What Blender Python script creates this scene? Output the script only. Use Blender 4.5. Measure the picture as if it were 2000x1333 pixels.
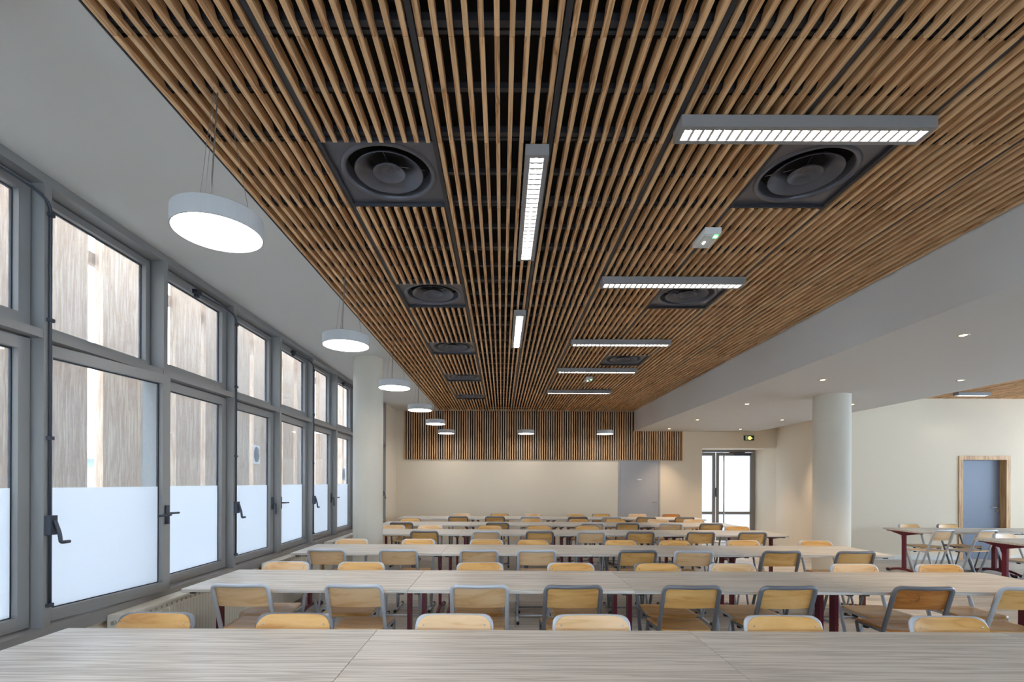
import bpy, math, random
from mathutils import Vector, Matrix
random.seed(7)
PI = math.pi
S = bpy.context.scene
COL = S.collection
for o in list(bpy.data.objects):
    bpy.data.objects.remove(o)

# ------------------------------------------------------------------ camera
HC = 1.51
cam_d = bpy.data.cameras.new('camera')
cam = bpy.data.objects.new('camera', cam_d)
COL.objects.link(cam)
cam.location = (0, 0, HC)
cam.rotation_euler = (PI / 2, math.radians(-0.22), 0)
cam_d.sensor_width = 36.0
cam_d.lens = 17.28
cam_d.shift_x = 0.010
cam_d.shift_y = 0.1378
cam_d.clip_start = 0.05
S.camera = cam

# ------------------------------------------------------------------ world / exposure
W = bpy.data.worlds.new('overcast_sky')
S.world = W
W.use_nodes = True
bg = W.node_tree.nodes['Background']
bg.inputs[0].default_value = (0.66, 0.82, 1.0, 1)
bg.inputs[1].default_value = 7.2
S.view_settings.view_transform = 'Standard'
S.view_settings.look = 'None'
S.view_settings.gamma = 1.0
S.view_settings.use_curve_mapping = False
S.view_settings.exposure = 1.09
S.cycles.max_bounces = 6
S.cycles.diffuse_bounces = 4
S.cycles.glossy_bounces = 2
S.cycles.use_light_tree = False
S.cycles.transmission_bounces = 2
E_PENDANT, E_LINEAR, P_DOWN = 12.5, 40.0, 46.0
C_LAMP = (1.0, 0.965, 0.92)

# ------------------------------------------------------------------ materials
def lin(r, g, b):
    f = lambda c: (c / 255 / 12.92) if c / 255 <= 0.04045 else ((c / 255 + 0.055) / 1.055) ** 2.4
    return (f(r), f(g), f(b), 1)

MATS = {}
def new_mat(name):
    m = bpy.data.materials.new(name)
    m.use_nodes = True
    MATS[name] = m
    return m, m.node_tree, m.node_tree.nodes['Principled BSDF']

def plain(name, rgb, rough=0.5, metal=0.0, bump=0.0, bscale=200.0, vary=0.0):
    m, nt, p = new_mat(name)
    p.inputs['Base Color'].default_value = lin(*rgb)
    p.inputs['Roughness'].default_value = rough
    p.inputs['Metallic'].default_value = metal
    tc = nt.nodes.new('ShaderNodeTexCoord')
    nz = nt.nodes.new('ShaderNodeTexNoise')
    nz.inputs['Scale'].default_value = bscale
    nt.links.new(tc.outputs['Object'], nz.inputs['Vector'])
    if vary:
        mx = nt.nodes.new('ShaderNodeMix'); mx.data_type = 'RGBA'
        c = lin(*rgb)
        mx.inputs[6].default_value = tuple(k * (1 - vary) for k in c[:3]) + (1,)
        mx.inputs[7].default_value = tuple(min(1, k * (1 + vary)) for k in c[:3]) + (1,)
        nt.links.new(nz.outputs['Fac'], mx.inputs[0])
        nt.links.new(mx.outputs[2], p.inputs['Base Color'])
    if bump:
        b = nt.nodes.new('ShaderNodeBump')
        b.inputs['Strength'].default_value = bump
        b.inputs['Distance'].default_value = 0.002
        nt.links.new(nz.outputs['Fac'], b.inputs['Height'])
        nt.links.new(b.outputs['Normal'], p.inputs['Normal'])
    return m

def wood(name, c_dark, c_mid, c_light, axis=1, scale=1.0, rough=0.5, stretch=14.0, spread=0.25, rings=9.0, spec=0.5):
    """grain runs along `axis`; colour varies per object and per loose piece"""
    m, nt, p = new_mat(name)
    N, L = nt.nodes, nt.links
    tc = N.new('ShaderNodeTexCoord')
    oi = N.new('ShaderNodeObjectInfo')
    ge = N.new('ShaderNodeNewGeometry')
    add = N.new('ShaderNodeMath'); add.operation = 'ADD'
    L.new(oi.outputs['Random'], add.inputs[0]); L.new(ge.outputs['Random Per Island'], add.inputs[1])
    fr = N.new('ShaderNodeMath'); fr.operation = 'FRACT'; L.new(add.outputs[0], fr.inputs[0])
    mul = N.new('ShaderNodeMath'); mul.operation = 'MULTIPLY'; mul.inputs[1].default_value = 37.0
    L.new(add.outputs[0], mul.inputs[0])
    cmb = N.new('ShaderNodeCombineXYZ')
    for i in range(3): L.new(mul.outputs[0], cmb.inputs[i])
    va = N.new('ShaderNodeVectorMath'); va.operation = 'ADD'
    L.new(tc.outputs['Object'], va.inputs[0]); L.new(cmb.outputs[0], va.inputs[1])
    mp = N.new('ShaderNodeMapping')
    sc = [stretch * scale] * 3; sc[axis] = scale
    mp.inputs['Scale'].default_value = sc
    L.new(va.outputs[0], mp.inputs['Vector'])
    nz = N.new('ShaderNodeTexNoise'); nz.inputs['Scale'].default_value = 1.6; nz.inputs['Detail'].default_value = 5
    nz.inputs['Distortion'].default_value = 0.6
    L.new(mp.outputs[0], nz.inputs['Vector'])
    rg = N.new('ShaderNodeMath'); rg.operation = 'MULTIPLY'; rg.inputs[1].default_value = rings
    L.new(nz.outputs['Fac'], rg.inputs[0])
    fr2 = N.new('ShaderNodeMath'); fr2.operation = 'PINGPONG'; fr2.inputs[1].default_value = 1.0
    L.new(rg.outputs[0], fr2.inputs[0])
    cr = N.new('ShaderNodeValToRGB')
    cr.color_ramp.elements[0].color = lin(*c_dark); cr.color_ramp.elements[0].position = 0.0
    cr.color_ramp.elements[1].color = lin(*c_light); cr.color_ramp.elements[1].position = 1.0
    e = cr.color_ramp.elements.new(0.35); e.color = lin(*c_mid)
    L.new(fr2.outputs[0], cr.inputs[0])
    mr = N.new('ShaderNodeMapRange')
    mr.inputs['To Min'].default_value = 1 - spread; mr.inputs['To Max'].default_value = 1 + spread * 0.6
    L.new(fr.outputs[0], mr.inputs['Value'])
    hs = N.new('ShaderNodeHueSaturation')
    L.new(mr.outputs[0], hs.inputs['Value']); L.new(cr.outputs[0], hs.inputs['Color'])
    L.new(hs.outputs[0], p.inputs['Base Color'])
    p.inputs['Roughness'].default_value = rough
    p.inputs['Specular IOR Level'].default_value = spec
    b = N.new('ShaderNodeBump'); b.inputs['Strength'].default_value = 0.15; b.inputs['Distance'].default_value = 0.001
    L.new(fr2.outputs[0], b.inputs['Height']); L.new(b.outputs['Normal'], p.inputs['Normal'])
    return m

def emit(name, col, strength):
    m, nt, p = new_mat(name)
    p.inputs['Base Color'].default_value = (0.8, 0.8, 0.8, 1)
    p.inputs['Emission Color'].default_value = (*col, 1)
    p.inputs['Emission Strength'].default_value = strength
    p.inputs['Roughness'].default_value = 0.4
    return m

def glass(name, haze):
    m, nt, p = new_mat(name)
    N, L = nt.nodes, nt.links
    out = N['Material Output']; N.remove(p)
    tr = N.new('ShaderNodeBsdfTransparent'); tr.inputs[0].default_value = (0.93, 0.97, 1.0, 1)
    tl = N.new('ShaderNodeBsdfTranslucent'); tl.inputs[0].default_value = (0.9, 0.93, 0.96, 1)
    gl = N.new('ShaderNodeBsdfGlossy'); gl.inputs['Roughness'].default_value = 0.02
    tc = N.new('ShaderNodeTexCoord')
    nz = N.new('ShaderNodeTexNoise'); nz.inputs['Scale'].default_value = 3.0; nz.inputs['Detail'].default_value = 6
    L.new(tc.outputs['Object'], nz.inputs['Vector'])
    mr = N.new('ShaderNodeMapRange'); mr.inputs['To Min'].default_value = haze * 0.6; mr.inputs['To Max'].default_value = haze * 1.4
    L.new(nz.outputs['Fac'], mr.inputs['Value'])
    m1 = N.new('ShaderNodeMixShader'); L.new(mr.outputs[0], m1.inputs[0])
    L.new(tr.outputs[0], m1.inputs[1]); L.new(tl.outputs[0], m1.inputs[2])
    lw = N.new('ShaderNodeLayerWeight'); lw.inputs['Blend'].default_value = 0.5
    pw_ = N.new('ShaderNodeMath'); pw_.operation = 'POWER'; pw_.inputs[1].default_value = 4.0
    L.new(lw.outputs['Facing'], pw_.inputs[0])
    ml = N.new('ShaderNodeMath'); ml.operation = 'MULTIPLY_ADD'; ml.inputs[1].default_value = 0.6; ml.inputs[2].default_value = 0.025
    L.new(pw_.outputs[0], ml.inputs[0])
    m2 = N.new('ShaderNodeMixShader'); L.new(ml.outputs[0], m2.inputs[0])
    L.new(m1.outputs[0], m2.inputs[1]); L.new(gl.outputs[0], m2.inputs[2])
    L.new(m2.outputs[0], out.inputs[0])
    return m

def frosted(name, k=1.0):
    m, nt, p = new_mat(name)
    N, L = nt.nodes, nt.links
    out = N['Material Output']; N.remove(p)
    tl = N.new('ShaderNodeBsdfTranslucent'); tl.inputs[0].default_value = (0.93*k, 0.93*k, 0.94*k, 1)
    df = N.new('ShaderNodeBsdfDiffuse'); df.inputs[0].default_value = (0.85, 0.88, 0.92, 1)
    tc = N.new('ShaderNodeTexCoord')
    nz = N.new('ShaderNodeTexNoise'); nz.inputs['Scale'].default_value = 60
    L.new(tc.outputs['Object'], nz.inputs['Vector'])
    mr = N.new('ShaderNodeMapRange'); mr.inputs['To Min'].default_value = 0.14; mr.inputs['To Max'].default_value = 0.20
    L.new(nz.outputs['Fac'], mr.inputs['Value'])
    mx = N.new('ShaderNodeMixShader'); L.new(mr.outputs[0], mx.inputs[0])
    L.new(tl.outputs[0], mx.inputs[1]); L.new(df.outputs[0], mx.inputs[2])
    L.new(mx.outputs[0], out.inputs[0])
    return m

M_SLAT = wood('larch_slat', (172, 120, 74), (224, 176, 126), (236, 194, 146), axis=1, scale=1.2, rough=0.5, stretch=22, spread=0.16, rings=7)
M_SLATV = wood('larch_wall_slat', (166, 116, 72), (214, 166, 118), (228, 184, 138), axis=2, scale=1.2, rough=0.5, stretch=22, spread=0.18, rings=6)
M_PLY = {
    'pale': wood('beech_ply_pale', (230, 184, 128), (242, 200, 148), (248, 210, 164), axis=0, scale=1.5, rough=0.32, stretch=7, spread=0.08, rings=5),
    'honey': wood('beech_ply_honey', (214, 156, 84), (228, 176, 104), (236, 188, 120), axis=0, scale=1.5, rough=0.3, stretch=7, spread=0.08, rings=5),
    'amber': wood('beech_ply_amber', (172, 104, 44), (192, 122, 54), (204, 138, 68), axis=0, scale=1.5, rough=0.3, stretch=7, spread=0.08, rings=5)}
M_LAM = wood('grey_oak_laminate', (182, 174, 164), (220, 213, 203), (228, 222, 213), axis=0, scale=0.65, rough=0.42, stretch=42, spread=0.06, rings=4, spec=0.65)
M_PLANK = wood('grey_vinyl_plank', (146, 138, 130), (172, 164, 155), (186, 179, 171), axis=0, scale=0.9, rough=0.42, stretch=14, spread=0.14, rings=3)
M_TIMBER = wood('weathered_timber', (138, 106, 80), (166, 138, 112), (180, 156, 132), axis=2, scale=1.1, rough=0.8, stretch=20, spread=0.16, rings=4)
M_OAKTRIM = wood('pine_door_frame', (176, 128, 78), (204, 160, 108), (216, 176, 126), axis=2, scale=1.2, rough=0.5, stretch=14, spread=0.1, rings=5)
M_WALL = plain('painted_plaster_wall', (228, 213, 190), 0.85, bump=0.08, bscale=90, vary=0.015)
M_CEIL = plain('painted_plaster_ceiling', (210, 207, 202), 0.9, bump=0.05, bscale=70, vary=0.012)
M_COLUMN = plain('painted_concrete_column', (212, 204, 188), 0.7, bump=0.1, bscale=50, vary=0.02)
M_ALU = plain('grey_aluminium', (142, 140, 138), 0.38, metal=0.15, bump=0.03, bscale=300)
M_ALUD = plain('black_rubber_seal', (38, 42, 50), 0.6)
M_HANDLE = plain('dark_grey_hardware', (66, 70, 80), 0.4, metal=0.3)
M_TUBE = {'light': plain('light_grey_enamel_tube', (198, 202, 208), 0.3, metal=0.1),
          'dark': plain('dark_grey_enamel_tube', (124, 126, 132), 0.3, metal=0.2)}
M_BLACK = plain('black_plastic', (24, 24, 26), 0.45)
M_RIVET = plain('steel_rivet', (210, 210, 210), 0.25, metal=0.9)
M_RED = plain('burgundy_enamel', (104, 22, 40), 0.28, metal=0.1)
M_GRILLE = plain('black_ceiling_metal', (62, 62, 68), 0.5, metal=0.2)
M_BACK = plain('black_acoustic_fleece', (26, 25, 25), 0.95, bump=0.2, bscale=120)
M_DIFF = plain('anthracite_diffuser_metal', (100, 100, 108), 0.32, metal=0.35)
M_LAMPG = plain('grey_lamp_housing', (150, 148, 147), 0.45, metal=0.2)
M_LAMPW = plain('white_lamp_shade', (186, 185, 184), 0.5)
M_LOUVRE = plain('satin_silver_louvre', (222, 224, 226), 0.3, metal=0.5)
M_WIRE = plain('steel_wire', (150, 146, 140), 0.4, metal=0.6)
M_RAD = plain('cream_radiator_enamel', (214, 208, 194), 0.4)
M_GDOOR = plain('grey_painted_door', (166, 164, 164), 0.5, bump=0.03, bscale=120)
M_BDOOR = plain('blue_painted_door', (120, 128, 144), 0.45, bump=0.03, bscale=120)
M_CHROME = plain('brushed_steel', (190, 190, 190), 0.25, metal=0.9)
M_GREEN = plain('exit_sign_green', (18, 92, 56), 0.5)
M_WHITE = plain('white_plastic', (226, 228, 226), 0.45)
M_PAPER = plain('white_paper', (222, 226, 224), 0.8)
M_PBLUE = plain('pale_blue_paper', (150, 196, 214), 0.8)
M_INK = plain('pen_ink', (70, 40, 24), 0.7)
M_GROUND = plain('pale_concrete_ground', (176, 174, 170), 0.9, bump=0.2, bscale=20, vary=0.05)
M_SHED = plain('grey_metal_cladding', (150, 160, 170), 0.6, vary=0.03, bscale=8)
M_BASEB = plain('white_baseboard', (222, 218, 210), 0.5)
M_GLASS = glass('dusty_window_glass', 0.075)
M_FROST = frosted('frosted_film')
M_FROST2 = frosted('frosted_door_glass', 0.60)
M_PAPERT = frosted('backlit_white_paper', 0.85)
M_PBLUET = frosted('backlit_blue_paper', 0.62)
M_PEND = emit('pendant_opal_diffuser', C_LAMP, E_PENDANT)
M_LIN = emit('linear_lamp_tube', (1.0, 0.97, 0.92), E_LINEAR)
M_SPOT = emit('downlight_lamp', (1.0, 0.72, 0.38), 4.0)
M_LEDG = emit('green_led', (0.1, 1.0, 0.25), 4.0)
M_LEDW = emit('white_led', (1.0, 1.0, 1.0), 20.0)
M_AMBER = emit('amber_lamp', (1.0, 0.55, 0.05), 1.6)

# ------------------------------------------------------------------ mesh helpers
class MB:
    def __init__(self): self.v = []; self.f = []
    def add(self, vs, fs):
        b = len(self.v); self.v += [tuple(p) for p in vs]; self.f += [tuple(i + b for i in q) for q in fs]; return self
    def box(self, x0, x1, y0, y1, z0, z1):
        return self.add([(x0,y0,z0),(x1,y0,z0),(x1,y1,z0),(x0,y1,z0),(x0,y0,z1),(x1,y0,z1),(x1,y1,z1),(x0,y1,z1)],
                        [(3,2,1,0),(4,5,6,7),(0,1,5,4),(1,2,6,5),(2,3,7,6),(3,0,4,7)])
    def prism(self, poly, axis, a0, a1):
        """poly: 2-D points; axis 0 -> (y,z), 1 -> (x,z), 2 -> (x,y)"""
        n = len(poly)
        def P(p, a): return {0: (a, p[0], p[1]), 1: (p[0], a, p[1]), 2: (p[0], p[1], a)}[axis]
        area = sum(poly[i][0]*poly[(i+1)%n][1]-poly[(i+1)%n][0]*poly[i][1] for i in range(n))
        if (area < 0) != (axis == 1): poly = poly[::-1]
        vs = [P(p, a0) for p in poly] + [P(p, a1) for p in poly]
        fs = [tuple(range(n))[::-1], tuple(range(n, 2*n))] + [(i, (i+1)%n, n+(i+1)%n, n+i) for i in range(n)]
        return self.add(vs, fs)
    def tube(self, path, r, n=8, caps=True):
        pts = [Vector(p) for p in path]
        T = [(pts[min(i+1,len(pts)-1)]-pts[max(i-1,0)]).normalized() for i in range(len(pts))]
        up = Vector((0,0,1)) if abs(T[0].z) < 0.9 else Vector((1,0,0))
        nrm = (up - T[0]*up.dot(T[0])).normalized()
        vs, fs = [], []
        for i, p in enumerate(pts):
            if i:
                nrm = (nrm - T[i]*nrm.dot(T[i])).normalized()
            bi = T[i].cross(nrm)
            rr = r[i] if isinstance(r, (list, tuple)) else r
            for k in range(n):
                a = 2*PI*k/n
                vs.append(p + nrm*math.cos(a)*rr + bi*math.sin(a)*rr)
        for i in range(len(pts)-1):
            for k in range(n):
                fs.append((i*n+k, i*n+(k+1)%n, (i+1)*n+(k+1)%n, (i+1)*n+k))
        if caps:
            fs.append(tuple(range(n))[::-1]); fs.append(tuple(range((len(pts)-1)*n, len(pts)*n)))
        return self.add(vs, fs)
    def lathe(self, prof, n=32, c=(0,0,0), close=False):
        vs, fs = [], []
        for r, z in prof:
            for k in range(n):
                a = 2*PI*k/n; vs.append((c[0]+r*math.cos(a), c[1]+r*math.sin(a), c[2]+z))
        m = len(prof)
        for i in range(m-1 if not close else m):
            for k in range(n):
                j = (i+1) % m
                fs.append((i*n+k, i*n+(k+1)%n, j*n+(k+1)%n, j*n+k))
        return self.add(vs, fs)
    def disc(self, r, z, n=32, c=(0,0), up=True):
        vs = [(c[0]+r*math.cos(2*PI*k/n), c[1]+r*math.sin(2*PI*k/n), z) for k in range(n)]
        return self.add(vs, [tuple(range(n)) if up else tuple(range(n))[::-1]])
    def mesh(self, name, mat, smooth=False):
        me = bpy.data.meshes.new(name)
        me.from_pydata(self.v, [], self.f)
        if mat: me.materials.append(mat)
        if smooth:
            me.polygons.foreach_set('use_smooth', [len(p.vertices) <= 4 for p in me.polygons])
        me.update()
        return me
    def build(self, name, mat, parent=None, smooth=False, loc=(0,0,0), rot=(0,0,0)):
        return inst(name, self.mesh(name, mat, smooth), parent, loc, rot)

def inst(name, me, parent=None, loc=(0,0,0), rot=(0,0,0)):
    o = bpy.data.objects.new(name, me)
    COL.objects.link(o)
    o.location = loc; o.rotation_euler = rot
    if parent: o.parent = parent
    return o

def empty(name, loc=(0,0,0), rz=0):
    o = bpy.data.objects.new(name, None); COL.objects.link(o)
    o.empty_display_size = 0.1
    o.location = loc; o.rotation_euler = (0,0,rz)
    return o

def tag(o, label, cat, group=None, kind=None):
    o['label'] = label; o['category'] = cat
    if group: o['group'] = group
    if kind: o['kind'] = kind
    return o

def struct(o, label, cat): return tag(o, label, cat, kind='structure')

def copy_tree(o, parent=None):
    c = o.copy(); COL.objects.link(c)
    if parent: c.parent = parent
    for ch in o.children: copy_tree(ch, c)
    return c

def fillet(pts, r, n=5):
    pts = [Vector(p) for p in pts]; out = [pts[0]]
    for i in range(1, len(pts)-1):
        a = (pts[i-1]-pts[i]); b = (pts[i+1]-pts[i])
        d = min(r, a.length*0.48, b.length*0.48)
        p0 = pts[i]+a.normalized()*d; p1 = pts[i]+b.normalized()*d
        for k in range(n+1):
            t = k/n
            out.append(p0*(1-t)**2 + pts[i]*2*t*(1-t) + p1*t*t)
    out.append(pts[-1]); return out

ORD = ['first','second','third','fourth','fifth','sixth','seventh','eighth','ninth','tenth']

# ------------------------------------------------------------------ dimensions
ZC = HC + 1.73          # underside of the slats
XL, XR = -1.54, 3.212   # slat ceiling
XW = -2.58              # inner face of the window posts
YB = 12.0               # back wall
YF = -6.5               # wall behind the camera
XE = 13.0               # far right wall
ZLOW = 2.76             # lower ceiling

# ------------------------------------------------------------------ shell
fl = empty('floor')
struct(fl, 'pale grey vinyl plank floor of the canteen', 'floor')
MB().box(XW-0.3, XE, YF, 13.2, -0.20, -0.006).build('screed', plain('floor_screed', (96, 90, 84), 0.8), fl)
PLW, PLL = 0.20, 1.25
plank_me = MB().box(0, PLL-0.002, 0, PLW-0.002, -0.006, 0.0).mesh('plank', M_PLANK)
rest = MB(); npl = 0
cells = []
row = 0; y = YF
while y < 13.2:
    off = (row * 0.47) % PLL
    x = XW - 0.1 - off
    while x < XE:
        cells.append((x, y)); x += PLL
    y += PLW; row += 1
def plank_key(c):
    xc, yc = c[0]+0.6, c[1]+0.1
    vis = yc > 2.9 and abs(xc*960/max(yc,0.1)) < 1150 and xc < 8 and yc < 13
    return (0 if vis else 1, yc + 0.25*abs(xc-1))
cells.sort(key=plank_key)
for i, (x, y) in enumerate(cells):
    x0, x1 = max(x, XW-0.1), min(x+PLL-0.002, XE)
    if x1 - x0 < 0.02: continue
    if npl < 300 and x >= XW-0.1 and x+PLL < XE:
        inst('plank', plank_me, fl, (x, y, 0)); npl += 1
    else:
        rest.box(x0, x1, y, y+PLW-0.002, -0.006, 0.0)
rest.build('planks_beyond', M_PLANK, fl)['kind'] = 'stuff'

# window-side white ceiling; upper box is an unseen facade added to block sky
struct(MB().box(XW-0.25, XL+0.008, YF, YB, ZC, ZC+0.4).box(XW-0.25, XW-0.05, YF, 13.5, ZC+0.4, 5.1).build('ceiling_left', M_CEIL),
       'smooth white plaster ceiling strip between windows and slats, with added facade above', 'ceiling')
# beam and lower ceiling rising to the right
ce = MB()
ce.prism([(XR+0.004, ZC+0.4), (XR+0.004, ZLOW), (6.17, ZLOW), (8.36, 3.20), (8.36, ZC+0.4)], 1, YF, YB)
struct(ce.build('ceiling_right', M_CEIL), 'lowered white plaster ceiling with downlights right of the slats', 'ceiling')

# walls
struct(MB().box(XW-0.25, 4.89, YB, 12.8, 0, ZC+0.4).box(4.89, 6.9, YB, 12.76, 2.36, ZC+0.4).build('wall_back', M_WALL),
       'cream painted back wall below the vertical slats', 'wall')
wr = MB()
wr.prism([(6.17, 9.76), (9.10, 9.76), (9.10, 12.9), (6.53, 12.9), (6.53, 12.76), (6.70, 12.0)], 2, 0, ZC+0.4)
wr.box(9.10, 10.05, 9.76, 12.9, 2.04, ZC+0.4).box(10.05, XE+0.2, 9.76, 12.9, 0, ZC+0.4)
wr.box(9.10, 10.05, 9.95, 12.9, 0, 2.04)
struct(wr.build('wall_right', M_WALL), 'cream wall with the blue door behind the round column', 'wall')
wf = MB().box(XW-0.25, XE+0.2, YF-0.2, YF, 0, 0.5).box(XW-0.25, XE+0.2, YF-0.2, YF, 2.9, ZC+0.4)  # window openings added here to let in frontal light
for k in range(2): wf.box(XW-0.25+2.28*k, XW-0.25+2.28*k+0.5, YF-0.2, YF, 0.5, 2.9)
wf.box(XW-0.25+2.28*2, XE+0.2, YF-0.2, YF, 0.5, 2.9)
struct(wf.build('wall_front', M_WALL), 'cream wall behind the viewer with window openings added for light', 'wall')
ws = MB().box(XE, XE+0.2, YF, 9.76, 0, 0.9).box(XE, XE+0.2, YF, 9.76, 2.7, ZC+0.4)
for k in range(9): ws.box(XE, XE+0.2, YF+2.06*k, min(9.76, YF+2.06*k+0.4), 0.9, 2.7)
struct(ws.build('wall_side', M_WALL), 'cream side wall with windows beyond the right edge', 'wall')
wl = MB().box(XW-0.25, XW-0.015, YF, YB, 0, 0.60).box(XW-0.25, XW, 10.93, YB, 0, ZC).box(XW-0.25, XW, YF, 2.79-6*0.98-0.023, 0.6, ZC)
struct(wl.build('wall_left', M_WALL), 'cream wall below the windows', 'wall')
bb = MB().box(6.17, 9.07, 9.745, 9.76, 0, 0.09).box(10.08, XE, 9.745, 9.76, 0, 0.09)
struct(bb.build('baseboard_right', M_BASEB), 'white baseboard along the right wall', 'baseboard')
bb = MB().box(XW, 2.84, YB-0.012, YB, 0, 0.09).box(3.9, 4.89, YB-0.012, YB, 0, 0.09)
struct(bb.build('baseboard_back', M_BASEB), 'white baseboard along the back wall', 'baseboard')

# ------------------------------------------------------------------ slat ceiling
PITCH, PAN, ROW, J0 = 0.0594, 0.594, 0.60, 1.909
SW, SH = 0.0205, 0.050
cl = empty('ceiling')
struct(cl, 'larch slat ceiling with dark gaps running the length of the hall', 'ceiling')
MB().box(XL+0.008, XR+0.004, YF, YB, ZC+0.10, ZC+0.14).build('backing', M_BACK, cl)
MB().box(XL+0.008, XL+0.014, YF, YB, ZC-0.001, ZC+0.10).build('shadow_gap_strip', M_GRILLE, cl)  # dark strip drawn for the shadow line beside the white ceiling
rail_me = MB().box(-0.012, 0.012, YF, YB-0.06, 0.012, 0.05).mesh('rail', M_GRILLE)
for k in range(1, 8):
    inst('rail', rail_me, cl, (XL+PAN*k, 0, ZC))
diff_cells = {}
for r in (-2, 1, 4, 7, 10, 13): diff_cells[(1, r)] = 1
for r in (-2, 1, 4, 8, 12): diff_cells[(5, r)] = 1
def batten_row(y, y0, y1, z0, z1, gaps):
    xs = [XL+0.016]
    for k in sorted(gaps): xs += [XL+PAN*k, XL+PAN*(k+1)]
    xs.append(XR)
    for q in range(0, len(xs), 2):
        if xs[q+1]-xs[q] > 0.05: MB().box(xs[q], xs[q+1], y0, y1, z0, z1).build('batten', M_GRILLE, cl, False, (0, y, ZC))
for r in range(-8, 17):
    yj = J0+ROW*r
    batten_row(yj, -0.036, -0.006, 0.030, 0.062, [k for (k, q) in diff_cells if q == r-1])
    batten_row(yj, 0.006, 0.024, 0.030, 0.056, [k for (k, q) in diff_cells if q == r])
    batten_row(yj+0.3, -0.012, 0.012, 0.032, 0.058, [k for (k, q) in diff_cells if q == r])
def slat_poly(L):
    p = [(0.0012, 0), (L-0.0012, 0), (L-0.0012, 0.022), (L-0.045, 0.022), (L-0.072, SH)]
    if L > 0.5: p += [(L/2+0.045, SH), (L/2+0.022, 0.027), (L/2-0.022, 0.027), (L/2-0.045, SH)]
    p += [(0.06, SH), (0.036, 0.022), (0.0012, 0.022)]
    return p
slat_me = MB().prism(slat_poly(ROW), 0, -SW/2, SW/2).mesh('slat', M_SLAT)
far = MB(); near = MB()
for r in range(-1, 17):
    y0 = J0+ROW*r
    L = min(ROW, YB-0.065-y0)
    for i in range(80):
        if (i//10, r) in diff_cells: continue
        x = XL+PITCH*(i+0.5)
        if r <= 2:
            inst('slat', slat_me, cl, (x, y0, ZC))
        else:
            far.prism([(a+y0, b+ZC) for a, b in slat_poly(L)], 0, x-SW/2, x+SW/2)
for i in range(80):
    x = XL+PITCH*(i+0.5)
    near.box(x-SW/2, x+SW/2, YF, J0-ROW-0.002, ZC, ZC+SH)
o = far.build('slats_beyond', M_SLAT, cl); o['kind'] = 'stuff'
o = near.build('slats_behind_viewer', M_SLAT, cl); o['kind'] = 'stuff'

# second slat ceiling in the side bay
c2 = empty('ceiling_side')
struct(c2, 'second larch slat ceiling above the tables at the right edge', 'ceiling')
MB().box(8.36, XE, YF, 9.76, 3.29, 3.33).build('backing', M_BACK, c2)
s2 = MB()
x = 8.40
while x < XE:
    s2.box(x, x+SW, YF, 9.755, 3.20, 3.25); x += PITCH
s2.build('slats', M_SLAT, c2)['kind'] = 'stuff'

# ------------------------------------------------------------------ air diffusers
def ring_plate(mb, hw, r, z, n=48):
    vs, fs = [], []
    for k in range(n):
        a = 2*PI*k/n; c, s = math.cos(a), math.sin(a)
        t = hw/max(abs(c), abs(s))
        vs += [(r*c, r*s, z), (t*c, t*s, z)]
    for k in range(n):
        j = (k+1) % n
        fs.append((2*k, 2*j, 2*j+1, 2*k+1))
    mb.add(vs, fs)
dp = MB(); ring_plate(dp, 0.287, 0.268, 0.0)
dp.lathe([(0.268, 0.0), (0.262, -0.008), (0.250, -0.010), (0.240, -0.004), (0.235, 0.004), (0.232, 0.12), (0.0005, 0.13)], 48)
dme = dp.mesh('plate', M_DIFF, True)
ca = MB().lathe([(0.100, 0.066), (0.150, 0.030), (0.186, 0.0), (0.190, -0.003), (0.192, 0.002), (0.153, 0.036), (0.102, 0.070)], 48, close=True).mesh('outer_cone', M_DIFF, True)
cb = MB().lathe([(0.0005, 0.030), (0.012, 0.026), (0.016, 0.032), (0.036, 0.034), (0.060, 0.020), (0.086, 0.0), (0.090, -0.003), (0.091, 0.003), (0.062, 0.026), (0.037, 0.040), (0.0005, 0.042)], 40).mesh('inner_cone', M_DIFF, True)
sb = MB().tube([(0, 0, 0.04), (0, 0, 0.12)], 0.004, 6)
for k in range(3):
    a = 2*PI*k/3+0.4
    sb.tube([(0.01*math.cos(a), 0.01*math.sin(a), 0.05), (0.228*math.cos(a), 0.228*math.sin(a), 0.075)], 0.003, 6)
sme = sb.mesh('bracket', M_CHROME)
fme = MB().box(-0.29, 0.29, -0.30, -0.288, -0.02, 0.03).box(-0.29, 0.29, 0.288, 0.30, -0.02, 0.03).box(-0.30, -0.288, -0.30, 0.30, -0.02, 0.03).box(0.288, 0.30, -0.30, 0.30, -0.02, 0.03).mesh('panel_frame', M_GRILLE)
dcount = {1: 0, 5: 0}
for (k, r) in sorted(diff_cells):
    if r < 0: continue
    t = empty('air_diffuser', (XL+PAN*(k+0.5), J0+ROW*(r+0.5), ZC+0.030))
    side = 'window-side' if k == 1 else 'right-hand'
    tag(t, f'round black ceiling air diffuser, {ORD[dcount[k]]} from the viewer in the {side} line', 'air diffuser', 'ceiling air diffusers')
    dcount[k] += 1
    inst('plate', dme, t); c_ = inst('outer_cone', ca, t); inst('inner_cone', cb, t); inst('bracket', sme, t); inst('panel_frame', fme, t)

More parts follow.
